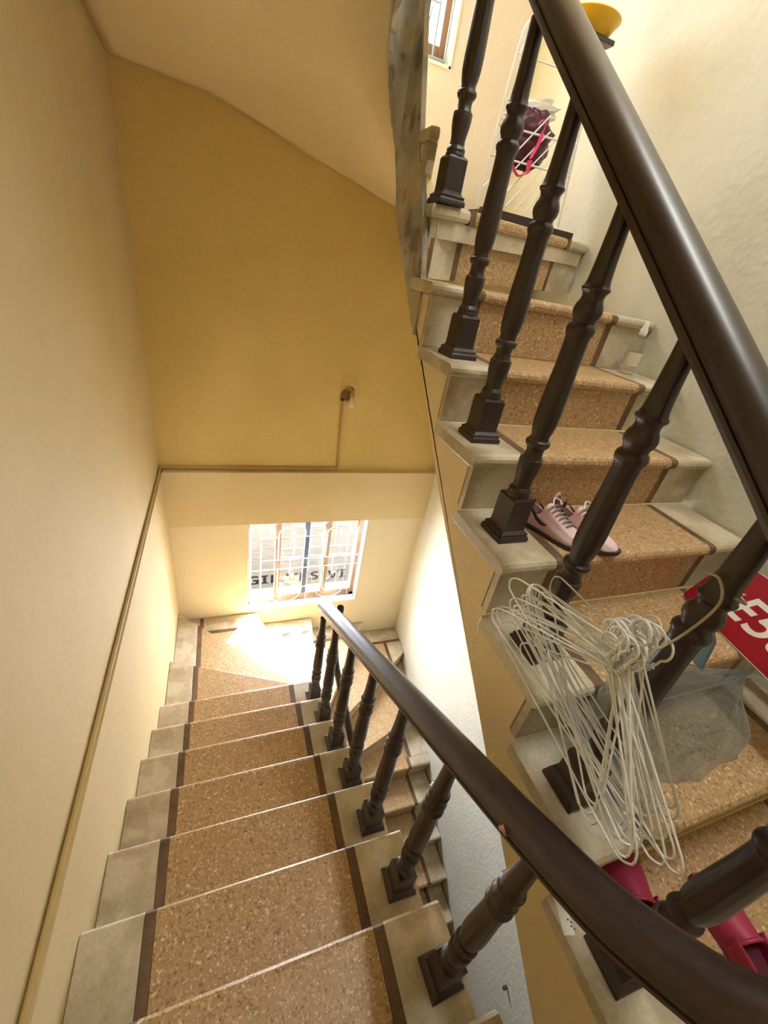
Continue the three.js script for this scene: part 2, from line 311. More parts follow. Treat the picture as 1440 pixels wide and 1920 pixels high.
function riserAlong(step, a, b, y0, y1, cuts, tilt, tilt0) {   // upright facing panels under a slanting nosing
  const l = Math.hypot(b[0] - a[0], b[1] - a[1]), d = [(b[0] - a[0]) / l, (b[1] - a[1]) / l], n = [-d[1] * 0.02, d[0] * 0.02];
  const at = (t, o) => [a[0] + d[0] * t + n[0] * o, a[1] + d[1] * t + n[1] * o];
  const names = ['riser_side_panel', 'riser_divider', 'riser_centre_panel', 'riser_divider', 'riser_side_panel'], mats = [M.marble, M.divider, M.terrazzo, M.divider, M.marble], e = [0, ...cuts, l];
  for (let k = 0; k < e.length - 1; k++) { const o = mats[k] === M.divider ? 0.1 : 0; part(step, names[k], slab([at(e[k] + 0.0006, o), at(e[k + 1] - 0.0006, o), at(e[k + 1] - 0.0006, 1), at(e[k] + 0.0006, 1)], y1, y1 - y0, 0, tilt, tilt0), mats[k]); }
}
riserAlong(u4, [0.74, 1.675], [xr(2.15) - 0.005, 2.145], -0.028, 0.157, [0.13, 0.162, 0.87, 0.902], 0.042, 0.7);
const u5 = winderStep(stairUp, [[0.685, 1.77], [0.72, 1.76], [1.12, 2.75], [1.03, 2.75], [0.69, 1.96]], 0.425, 0.05, [() => 0.1], 0, 0, 0.045, 0.014);
riserAlong(u5, [0.70, 1.785], [1.11, 2.75], 0.25, 0.379, [0.2, 0.232, 0.8, 0.832], 0, 0);
{
  const prof = [[-0.46, -1.42]];
  for (let i = -3; i <= 3; i++) { prof.push([UZ(i) + 0.05, UY(i) - (i === 3 ? 0.21 : 0.19)], [UZ(i) + 0.05, UY(i) - 0.045]); }
  prof.push([1.75, -0.075], [1.75, -0.058], [1.387, -0.42], [1.193, -0.609], [0.637, -1.074], [0.036, -1.589], [-0.46, -2.0]);
  part(stairUp, 'concrete_slab', prism(prof, XU + 0.018, 1.672), M.string);
  // winding end of the inner string, stained and unpainted
  const path = [[0.69, 1.60], [0.69, 1.7], [0.688, 1.85], [0.683, 2.0]]; for (let k = 1; k <= 12; k++) { const a = k / 12 * Math.PI; path.push([PX + PR * Math.cos(a), PZ + PR * Math.sin(a)]); } path.push([0.593, 1.85], [0.593, 1.6]);
  const lowY = [-0.21, -0.115, 0.043, 0.19], hiY = [-0.08, 0.15, 0.37, 0.75]; for (let k = 1; k <= 12; k++) { lowY.push(innerY(k * 15)); hiY.push(0.95 + 0.45 * k / 12); } lowY.push(0.85, 1.0); hiY.push(1.5, 1.65);
  const at = (off) => (u, v) => { const f = u * (path.length - 1), i = Math.min(path.length - 2, Math.floor(f)), t = f - i, a = path[i], b = path[i + 1]; const x = a[0] + (b[0] - a[0]) * t, z = a[1] + (b[1] - a[1]) * t, lo = lowY[i] + (lowY[i + 1] - lowY[i]) * t - 0.012, hi = hiY[i] + (hiY[i + 1] - hiY[i]) * t; let nx = (b[1] - a[1]), nzv = -(b[0] - a[0]); const l = Math.hypot(nx, nzv) || 1; return V(x + off * nx / l, lo + (hi - lo) * v, z + off * nzv / l); };
  part(stairUp, 'inner_string', boxUV(solidGrid((path.length - 1) * 3, 6, at(0), at(0.02))), M.dirty);
}

// ------------------------------------------------------------------ railings
const railSection = []; {
  const half = [[0.0, 0.04], [0.018, 0.038], [0.032, 0.03], [0.040, 0.019], [0.0435, 0.006], [0.042, -0.004], [0.035, -0.006], [0.035, -0.013], [0.039, -0.015], [0.039, -0.022], [0.033, -0.025], [0.031, -0.033], [0.022, -0.037], [0.0, -0.037]];
  for (const p of half) railSection.push(p); for (let i = half.length - 2; i > 0; i--) railSection.push([-half[i][0], half[i][1]]);
}
const curvePts = (pts, n) => new THREE.CatmullRomCurve3(pts, false, 'catmullrom', 0.3).getSpacedPoints(n);
const shaftProfile = [[0.0, 0.134], [0.033, 0.134], [0.0335, 0.14], [0.031, 0.146], [0.032, 0.153], [0.029, 0.159], [0.0245, 0.164], [0.0255, 0.17], [0.0245, 0.176], [0.026, 0.19], [0.030, 0.21], [0.032, 0.228], [0.032, 0.243], [0.0315, 0.247], [0.027, 0.249], [0.0235, 0.258], [0.0225, 0.268], [0.024, 0.278], [0.030, 0.284], [0.0325, 0.291], [0.031, 0.298], [0.025, 0.302], [0.0235, 0.312], [0.027, 0.324], [0.0305, 0.345], [0.0315, 0.38], [0.0295, 0.45], [0.028, 0.483], [0.0275, 0.485], [0.028, 0.488], [0.0275, 0.545], [0.029, 0.556], [0.0325, 0.562], [0.0335, 0.57], [0.031, 0.577], [0.0255, 0.583], [0.0265, 0.59], [0.031, 0.598], [0.033, 0.608], [0.030, 0.62], [0.0255, 0.628], [0.024, 0.636], [0.026, 0.643], [0.031, 0.649], [0.0315, 0.653], [0.0275, 0.658], [0.025, 0.668], [0.0225, 0.70], [0.0205, 0.76], [0.020, 0.82], [0.0, 0.82]].map(([r, y]) => new THREE.Vector2(r, y));
const shaftGeo = toCreasedNormals(new THREE.LatheGeometry(shaftProfile, 28), 0.55);
const plinthGeo = (() => {
  const ring = (h, y) => [[-h, y, -h], [h, y, -h], [h, y, h], [-h, y, h]], rows = [ring(0.050, 0), ring(0.051, 0.006), ring(0.050, 0.014), ring(0.045, 0.02), ring(0.047, 0.026), ring(0.037, 0.034), ring(0.0355, 0.04), ring(0.0355, 0.128), ring(0.031, 0.135)];
  const pos = [], q = (a, b, c, d) => pos.push(...a, ...c, ...b, ...a, ...d, ...c);
  for (let i = 0; i + 1 < rows.length; i++) for (let k = 0; k < 4; k++) { const n = (k + 1) % 4; q(rows[i][k], rows[i][n], rows[i + 1][n], rows[i + 1][k]); }
  const t = rows[rows.length - 1]; q(t[0], t[1], t[2], t[3]); const b = rows[0]; q(b[3], b[2], b[1], b[0]);
  const g = new THREE.BufferGeometry(); g.setAttribute('position', new THREE.Float32BufferAttribute(pos, 3)); return boxUV(g);
})();
function baluster(rail, x, y, z, h = 0.82) {
  const m = local(rail, 'baluster', shaftGeo, M.wood); m.position.copy(V(x, y, z).sub(rail.position)); m.scale.y = h / 0.82;
  const p = local(m, 'plinth', plinthGeo, M.wood); p.rotation.y = rr(-0.05, 0.05);
  return m;
}
const railLow = thing('stair_railing', 'dark turned-wood railing of the flight going down to the window', 'railing', V(0.533, -2.0, 0.9));
const lowRailPts = [V(0.535, -1.845, 1.80), V(0.535, -1.42, 1.09), V(0.535, -1.14, 0.62), V(0.535, -0.90, 0.215), V(0.538, -0.80, 0.06), V(0.56, -0.70, -0.06), V(0.62, -0.61, -0.14), V(0.70, -0.55, -0.15), V(0.76, -0.50, -0.09), V(0.775, -0.43, 0.01)];
const railA = part(railLow, 'handrail', toCreasedNormals(sweep(curvePts(lowRailPts, 110), railSection), 0.5), M.wood);
for (const k of [-2, -1, 0, 1, 2, 3, 4, 5]) baluster(railLow, 0.533, T(k), NZ(k) - 0.155, k === 5 ? 0.80 : 0.815);
{ // bare wood showing through a chip in the varnish
  const chip = new THREE.SphereGeometry(1, 14, 10); const p = chip.attributes.position; for (let i = 0; i < p.count; i++) { const k = 1 + 0.25 * Math.sin(p.getY(i) * 7); p.setXYZ(i, p.getX(i) * 0.009 * k, p.getY(i) * 0.027, p.getZ(i) * 0.0018); }
  const m = local(railA, 'chipped_varnish', chip, M.bareWood); m.position.copy(V(0.497, -0.913, 0.232)); m.rotation.set(-0.95, 0.9, 0.3, 'YXZ');
  m.userData.label = 'pale bare patch where the varnish is chipped';
}
const railUp = thing('stair_railing', 'dark turned-wood railing of the flight climbing on the right', 'railing', V(0.775, -0.9, 0.7));
const upPts = [V(0.775, -0.43, 0.01), V(0.775, -0.165, 0.345), V(0.775, 0.155, 0.755), V(0.77, 0.575, 1.29), V(0.76, 0.96, 1.74), V(0.70, 1.22, 1.98)];
part(railUp, 'handrail', toCreasedNormals(sweep(curvePts(upPts, 70), railSection), 0.5), M.wood);
for (const i of [-3, -2, -1, 0, 1, 2]) baluster(railUp, 0.775, UY(i), UZ(i) + 0.15, i < -1 ? 0.80 : 0.83);
baluster(railUp, 0.765, 0.207, 1.70, 0.83);
const railThird = thing('handrail', 'dark handrail below the lower balusters seen through the stairwell gap', 'handrail', V(0.66, -2.5, 1.5));
part(railThird, 'rail', sweep(curvePts([V(0.648, -1.90, 1.83), V(0.65, -2.2, 1.86), V(0.65, -2.36, 1.75), V(0.65, -2.42, 1.45), V(0.65, -2.5, 1.1), V(0.65, -2.7, 0.7)], 40), railSection.map(([a, b]) => [a * 0.5, b * 0.6])), M.wood);

// ------------------------------------------------------------------ windows
function windowUnit(n, x0, x1, y0, y1) {
  const zf = 3.275, w = struct('window_' + n, bare([box(x0, x0 + 0.04, y0, y1, zf, zf + 0.07), box(x1 - 0.06, x1, y0, y1, zf, zf + 0.07), box(x0, x1, y0, y0 + 0.05, zf, zf + 0.07), box(x0, x1, y1 - 0.05, y1, zf, zf + 0.07)]), M.sash);
  const W = x1 - x0;
  for (const [f, wd, mat, nm] of [[0.255, 0.05, M.sash, 'stile'], [0.505, 0.055, M.sashDark, 'meeting_stile'], [0.68, 0.05, M.sash, 'stile']]) part(w, nm, box(x0 + f * W - wd / 2, x0 + f * W + wd / 2, y0 + 0.05, y1 - 0.05, zf + 0.005, zf + 0.05), mat);
  part(w, 'rail', box(x0 + 0.3 * W, x1 - 0.06, y0 + 0.05, y0 + 0.1, zf + 0.004, zf + 0.05), M.sash);
  const edges = [0.035, 0.235, 0.485, 0.66, 0.945];
  for (let i = 1; i < 4; i++) part(w, 'pane', box(x0 + (edges[i] + 0.005) * W, x0 + (edges[i + 1] - 0.005) * W, y0 + 0.05, y1 - 0.05, zf + 0.03, zf + 0.034), M.glass);
  part(w, 'reveal', bare([box(x0 - 0.002, x0 + 0.012, y0, y1, 3.192, zf), box(x1 - 0.012, x1 + 0.002, y0, y1, 3.192, zf), box(x0, x1, y0 - 0.002, y0 + 0.012, 3.192, zf)]), M.white);
  return w;
}
windowUnit(1, WX0, WX1, WY0, WY1);
windowUnit(2, UX0, UX1, UY0, UY1);
function grille(x0, x1, y0, y1, z, label) {
  const g = thing('window_grille', label, 'grille', V((x0 + x1) / 2, y0, z)), W = x1 - x0, H = y1 - y0, r = 0.0052;
  const P = (u, v) => V(x0 + u * W, y0 + v * H, z), bar = (nm, pts, rad = r) => part(g, nm, polyTube(pts, rad), M.grille);
  const arc = (u0, u1, v, up, leg) => { const pts = []; if (leg !== undefined) pts.push(P(u0, leg)); const ru = (u1 - u0) / 2, rv = ru * W / H; for (let k = 0; k <= 14; k++) { const a = Math.PI - k / 14 * Math.PI; pts.push(P((u0 + u1) / 2 + ru * Math.cos(a), v + up * rv * Math.sin(a))); } if (leg !== undefined) pts.push(P(u1, leg)); return pts; };
  bar('border_bar', [P(0.015, 0.02), P(0.985, 0.02)], 0.007); bar('border_bar', [P(0.015, 0.98), P(0.985, 0.98)], 0.007); bar('border_bar', [P(0.015, 0.02), P(0.015, 0.98)], 0.007); bar('border_bar', [P(0.985, 0.02), P(0.985, 0.98)], 0.007);
  for (const u of [0.10, 0.51, 0.915]) bar('upright_bar', [P(u, 0.02), P(u, 0.98)]);
  bar('cross_bar', [P(0.015, 0.455), P(0.985, 0.455)]); bar('cross_bar', [P(0.10, 0.56), P(0.985, 0.56)]);
  for (const [a, b, c, d] of [[0.16, 0.47, 0.245, 0.375], [0.585, 0.875, 0.66, 0.785]]) {
    bar('arch_bar', arc(a, b, 0.83, 1)); bar('inner_arch_bar', arc(c, d, 0.83, 1, 0.56));
    bar('arch_bar', arc(a, b, 0.2, -1)); bar('inner_arch_bar', arc(c, d, 0.2, -1, 0.455));
    bar('cross_bar', [P(0.10 + (a > 0.5 ? 0.41 : 0), 0.81), P(c, 0.81)]); bar('cross_bar', [P(d, 0.81), P(a > 0.5 ? 0.915 : 0.51, 0.81)]);
    bar('cross_bar', [P(d, 0.22), P(a > 0.5 ? 0.915 : 0.51, 0.22)]);
    bar('stub_bar', [P((a + b) / 2, 0.06), P((a + b) / 2, 0.02)]);
  }
}
grille(WX0 + 0.014, WX1 - 0.014, WY0 + 0.012, WY1 - 0.002, 3.215, 'pale blue scrolled iron grille over the window at the stair turn');
grille(UX0 + 0.014, UX1 - 0.014, UY0 + 0.012, UY1 - 0.002, 3.235, 'iron grille over the bright window at the top of the picture');
// the neighbour's whitewashed wall across the lane, with painted lettering
{
  const c = document.createElement('canvas'); c.width = c.height = 1024; const g = c.getContext('2d');
  g.fillStyle = '#bcbbb8'; g.fillRect(0, 0, 1024, 1024);
  for (let i = 0; i < 900; i++) { g.fillStyle = `rgba(${rnd() < 0.5 ? '92,94,100' : '190,190,188'},${rr(0.08, 0.3)})`; g.fillRect(rnd() * 1024, rnd() * 1024, rr(10, 70), rr(2, 9)); }
  g.fillStyle = '#3a3b44'; g.font = 'bold 120px sans-serif'; g.textBaseline = 'alphabetic';
  g.fillText('GIL VESIVI', 110, 850); g.font = 'bold 90px sans-serif'; g.fillText('T', 180, 960);
  const t = new THREE.CanvasTexture(c); t.colorSpace = THREE.SRGBColorSpace;
  const w = thing('neighbour_building', 'whitewashed wall with painted lettering seen through the lower window', 'building', V(1.4, -5.2, 5.4));
  const m = part(w, 'wall', box(-2.2, 5.0, -5.2, -1.2, 5.4, 5.6), new THREE.MeshStandardMaterial({ color: 0xb4b2ae, roughness: 0.9 }));
  const pg = new THREE.PlaneGeometry(2.9, 2.1); pg.rotateY(0); const pc = V(1.35, -4.15, 5.395); pg.translate(pc.x, pc.y, pc.z);
  part(m, 'painted_lettering', pg, new THREE.MeshStandardMaterial({ map: t, roughness: 0.9 }));
  for (let i = 0; i < 5; i++) part(w, 'roof_sheet', box(-2.2, 5.0, -1.2 - i * 0.02, -1.17 - i * 0.02, 5.3 - i * 0.01, 5.7), M.mortar);
  const dark = new THREE.MeshStandardMaterial({ color: 0x5c5a57, roughness: 0.95 });  // unseen dark facing added outside to cut sun bounce onto the neighbour wall
  struct('wall_added_facing', bare([box(-3, WX0 - 0.02, -5.4, 3.6, 3.5, 3.53), box(WX1 + 0.02, 5, -5.4, 3.6, 3.5, 3.53), box(WX0 - 0.02, WX1 + 0.02, -5.4, WY0 - 0.02, 3.5, 3.53), box(WX0 - 0.02, WX1 + 0.02, WY1 + 0.02, UY0 - 0.02, 3.5, 3.53), box(WX0 - 0.02, WX1 + 0.02, UY1 + 0.02, 3.6, 3.5, 3.53)]), dark);
  const gr = struct('floor_lane', box(-3, 6, -5.4, -5.2, 3.5, 5.4), new THREE.MeshStandardMaterial({ color: 0x3d3b38, roughness: 0.95 }));
}
// ------------------------------------------------------------------ lamp and wiring on the far wall
{
  const b = thing('wall_lamp', 'bare bulb in a small holder on the yellow wall', 'lamp', V(0.94, -0.93, 3.2));
  const holder = new THREE.LatheGeometry([[0, 0], [0.02, 0], [0.021, 0.03], [0.017, 0.045], [0.015, 0.07], [0, 0.07]].map(([r, y]) => new THREE.Vector2(r, y)), 20);
  const bulb = new THREE.LatheGeometry([[0.001, -0.052], [0.012, -0.051], [0.023, -0.044], [0.029, -0.03], [0.029, -0.018], [0.023, -0.002], [0.016, 0.012], [0.013, 0.03], [0.001, 0.03]].map(([r, y]) => new THREE.Vector2(r, y)), 24);
  const h = local(b, 'holder', holder, new THREE.MeshStandardMaterial({ color: 0xb08a50, roughness: 0.6 })); h.position.set(0.0, -0.02, 0.06);
  const bl = local(b, 'bulb', bulb, new THREE.MeshPhysicalMaterial({ color: 0xf2ead8, roughness: 0.15, clearcoat: 0.6 })); bl.position.set(0, -0.05, 0.06);
  const rose = new THREE.CylinderGeometry(0.04, 0.045, 0.02, 24); rose.rotateX(Math.PI / 2); local(b, 'wall_rose', rose, new THREE.MeshStandardMaterial({ color: 0x8d6a3c, roughness: 0.7 })).position.set(-0.03, -0.02, 0.01);
  const arm = tubeAlong([new THREE.Vector3(-0.03, 0, 0.01), new THREE.Vector3(-0.02, 0.05, 0.04), new THREE.Vector3(0, 0.055, 0.06), new THREE.Vector3(0, 0.04, 0.06)], 0.006, 24, 8); local(b, 'arm', arm, new THREE.MeshStandardMaterial({ color: 0x9a7844, roughness: 0.6 }));
  const nail = new THREE.SphereGeometry(0.014, 14, 10); local(b, 'black_clip', nail, new THREE.MeshStandardMaterial({ color: 0x2c2418, roughness: 0.5 })).position.set(-0.062, -0.055, 0.012);
  const c = thing('cable_conduit', 'thin painted conduit running along the beam and up to the bulb', 'conduit', V(0.2, LEDGE, 3.19));
  part(c, 'upright_run', polyTube([V(0.905, -1.585, 3.196), V(0.885, -1.0, 3.196)], 0.010), M.conduit);
  part(c, 'beam_run', polyTube([V(XL - 0.01, -1.6, 3.194), V(0.905, -1.597, 3.194)], 0.011), M.conduit);
  const c2 = thing('cable_conduit', 'thin conduit running level along the ledge of the left wall', 'conduit', V(XL, LEDGE, 1.0));
  part(c2, 'run', polyTube([V(XL - 0.015, -1.613, 3.19), V(XL - 0.015, -1.613, -2.0)], 0.0085), M.conduit);
}
{
  const z = 0.237, n = thing('wall_plug', 'tiny dark plug in the white wall low beside the cream stringer', 'wall plug', V(xr(z), -4.118, z));
  const g = new THREE.CylinderGeometry(0.011, 0.012, 0.03, 14); g.rotateZ(Math.PI / 2); local(n, 'plug', g, new THREE.MeshStandardMaterial({ color: 0x4a4a2c, roughness: 0.7 })).position.x = -0.014;
}
// ------------------------------------------------------------------ wire hangers tied to the upper railing
{
  const pts = [];
  const loop = [[0, 0.0], [-0.02, -0.012], [-0.1, -0.068], [-0.18, -0.124], [-0.206, -0.144], [-0.215, -0.162], [-0.206, -0.178], [-0.185, -0.184], [0, -0.184], [0.185, -0.184], [0.206, -0.178], [0.215, -0.162], [0.206, -0.144], [0.18, -0.124], [0.1, -0.068], [0.02, -0.012]];
  const body = new THREE.TubeGeometry(new THREE.CatmullRomCurve3(loop.map(([u, v]) => new THREE.Vector3(u, v, 0)), true, 'catmullrom', 0.35), 120, 0.0019, 7, true);
  const hookPts = [new THREE.Vector3(0, -0.002, 0), new THREE.Vector3(0, 0.022, 0)]; for (let k = 0; k <= 10; k++) { const a = Math.PI + 0.5 - k / 10 * 4.1; hookPts.push(new THREE.Vector3(0.02 + 0.02 * Math.cos(a), 0.047 + 0.02 * Math.sin(a), 0)); }
  const hook = tubeAlong(hookPts, 0.0021, 50, 7);
  const twist = []; for (let k = 0; k <= 24; k++) twist.push(new THREE.Vector3(0.0032 * Math.cos(k * 1.1), -0.006 + k * 0.0013, 0.0032 * Math.sin(k * 1.1)));
  const neck = tubeAlong(twist, 0.0018, 60, 6);
  const N = 26;
  for (let i = 0; i < N; i++) {
    const t = i / (N - 1), g = thing('wire_hanger', 'white wire clothes hanger in the bundle tied to the upper railing', 'hanger', V(0.645 + rr(-0.035, 0.03), -0.525 + rr(-0.025, 0.025), 0.305 + rr(-0.025, 0.025)), 'bundle of white wire hangers');
    local(g, 'shoulder_wire', body, M.whiteWire); local(g, 'hook', hook, M.whiteWire); local(g, 'twisted_neck', neck, M.whiteWire);
    const yaw = Math.PI / 2 + (i < 2 ? [-0.25, -0.05][i] : rr(-0.34, 0.28)), tilt = i < 2 ? -0.1 + 0.2 * i : i < 7 ? rr(-0.1, 0.2) : rr(0.15, 0.6);
    g.rotation.set(rr(-0.16, 0.16), yaw, tilt, 'YXZ');
    const s = rr(0.98, 1.1); g.scale.set(s, s, s);
  }
  const tie = thing('tie_wire', 'stiff cord looping from the dark baluster to the hanger bundle', 'cord', V(0.74, -0.40, 0.3));
  part(tie, 'loop', tubeAlong([V(0.652, -0.49, 0.285), V(0.69, -0.44, 0.275), V(0.728, -0.375, 0.275), V(0.74, -0.345, 0.30), V(0.752, -0.355, 0.325), V(0.79, -0.372, 0.33), V(0.806, -0.378, 0.30), V(0.785, -0.375, 0.268), V(0.748, -0.36, 0.272)], 0.0023, 80, 8), new THREE.MeshStandardMaterial({ color: 0xb4a892, roughness: 0.55 }));
}
// ------------------------------------------------------------------ blue plastic bag
{
  const q = makeNoise(55), g = new THREE.SphereGeometry(1, 72, 54), p = g.attributes.position;
  for (let i = 0; i < p.count; i++) {
    let x = p.getX(i), y = p.getY(i), z = p.getZ(i); const th = Math.atan2(z, x) / 6.283 + 0.5, ph = y * 0.5 + 0.5;
    const crease = 0.22 * Math.abs(q(th, ph * 0.97, 5, 3) - 0.5) * 2 + 0.12 * (q(th, ph * 0.97, 14, 3) - 0.5), top = sstep(0.5, 1.0, y), w = 1 - 0.75 * top;
    const pinch = Math.max(0, Math.cos(th * 6.283 * 9)) * 0.10 * top;
    x *= (w - crease - pinch) * 0.085; z = z * (w - crease - pinch) * 0.122 + 0.03 * y; y = y > 0 ? y * 0.29 : y * (0.2 - crease * 0.05);
    p.setXYZ(i, x, y, z);
  }
  g.computeVertexNormals();
  const film = new THREE.MeshPhysicalMaterial({ color: 0xdfeaf3, roughness: 0.12, transmission: 0.86, thickness: 0, clearcoat: 1, clearcoatRoughness: 0.12, side: THREE.DoubleSide, opacity: 1 });
  const b = thing('plastic_bag', 'crumpled translucent blue plastic bag behind the wire hangers', 'bag', V(0.902, -1.022, 0.30));
  const body = local(b, 'bag_body', g, film); body.position.set(0, 0.205, 0); body.rotation.set(0.1, 0.25, 0.05);
  const han = sweep(curvePts([new THREE.Vector3(0.0, 0.42, -0.01), new THREE.Vector3(-0.02, 0.50, -0.015), new THREE.Vector3(-0.045, 0.53, -0.02), new THREE.Vector3(-0.07, 0.54, -0.02)], 24), [[-0.02, 0.001], [-0.01, 0.006], [0, 0.001], [0.01, 0.006], [0.02, 0.001], [0.01, 0.003], [0, -0.002], [-0.01, 0.003]]); local(b, 'handle', han, new THREE.MeshPhysicalMaterial({ color: 0xb2d0e4, roughness: 0.25, transmission: 0.6, thickness: 0, side: THREE.DoubleSide }));
  const strip = new THREE.PlaneGeometry(0.03, 0.26, 4, 12); { const sp = strip.attributes.position; for (let i = 0; i < sp.count; i++) sp.setZ(i, 0.006 * Math.sin(sp.getY(i) * 40)); strip.computeVertexNormals(); }
  const st = local(b, 'blue_fold', strip, new THREE.MeshPhysicalMaterial({ color: 0xa4cbe0, roughness: 0.3, transmission: 0.6, thickness: 0, side: THREE.DoubleSide })); st.position.set(-0.06, 0.24, 0.0); st.rotation.set(0, -1.1, 0.1);
}
// ------------------------------------------------------------------ red sign board
{
  const A = V(1.50, -0.826, 0.668), B = V(1.43, -0.826, 0.33), C = V(1.58, -0.645, 0.547);
  const e1 = B.clone().sub(A).normalize(), nrm = new THREE.Vector3().crossVectors(e1, C.clone().sub(A)).normalize(), e2 = new THREE.Vector3().crossVectors(nrm, e1);
  const H = C.clone().sub(A).dot(e2), L = 0.47, R = 0.07;
  const s = new THREE.Shape(); s.moveTo(0.02, 0); s.lineTo(L, 0); s.lineTo(L, H); s.lineTo(R * 1.6, H); s.bezierCurveTo(R * 0.6, H, 0, H - R * 0.5, 0, H - R * 1.6); s.lineTo(0, 0.02); s.quadraticCurveTo(0, 0, 0.02, 0);
  const c = document.createElement('canvas'); c.width = 668; c.height = 320; const g = c.getContext('2d');
  g.fillStyle = '#9c0f24'; g.fillRect(0, 0, 668, 320);
  const S = 668 / L;
  g.fillStyle = '#efe7df'; g.font = 'italic bold 190px sans-serif'; g.textBaseline = 'alphabetic'; g.setTransform(1, 0, -0.12, 1, 0, 0); g.fillText('E50', 175, 245); g.setTransform(1, 0, 0, 1, 0, 0);
  g.fillStyle = '#d9c9b4'; g.beginPath(); [[95, 120], [150, 105], [140, 135], [175, 130], [150, 160], [160, 190], [120, 175], [100, 200], [95, 160]].forEach(([x, y], i) => i ? g.lineTo(x, y) : g.moveTo(x, y)); g.fill();
  const tex = new THREE.CanvasTexture(c); tex.colorSpace = THREE.SRGBColorSpace;
  const geo = new THREE.ExtrudeGeometry(s, { depth: 0.006, bevelEnabled: true, bevelThickness: 0.0015, bevelSize: 0.0015, bevelSegments: 2 });
  const uv = geo.attributes.uv, p = geo.attributes.position; for (let i = 0; i < p.count; i++) uv.setXY(i, p.getX(i) / L, p.getY(i) / (320 / S));
  const sg = thing('sign_board', 'red sign board with white lettering leaning on the steps behind the railing', 'sign', A);
  const flip = nrm.x > 0;
  const m = local(sg, 'panel', geo, new THREE.MeshPhysicalMaterial({ map: tex, roughness: 0.3, clearcoat: 0.3 })); m.quaternion.setFromRotationMatrix(new THREE.Matrix4().makeBasis(e1, e2, nrm));
  const edge = s.getPoints(24).map((v) => new THREE.Vector3(v.x, v.y, 0.0035)); const eg = new THREE.TubeGeometry(new THREE.CatmullRomCurve3(edge, true, 'catmullrom', 0.1), 200, 0.003, 6, true);
  local(m, 'white_edging', eg, M.white);
}
{ // dark strip propped behind the sign
  const d = thing('plastic_strip', 'black plastic strip with white edges behind the red sign', 'strip', V(1.62, -0.63, 0.4));
  const pa = V(1.63, -0.615, 0.56), pb = V(1.61, -0.64, 0.24);
  part(d, 'strip', sweep([pa, pa.clone().lerp(pb, 0.5), pb], [[-0.018, 0.01], [0.018, 0.01], [0.018, -0.01], [-0.018, -0.01]]), new THREE.MeshStandardMaterial({ color: 0x1a2019, roughness: 0.4 }));
  for (const o of [-0.02, 0.02]) { const off = new THREE.Vector3(o, 0.012, 0); part(d, 'white_edge', polyTube([pa.clone().add(off), pb.clone().add(off)], 0.004), M.white); }
}
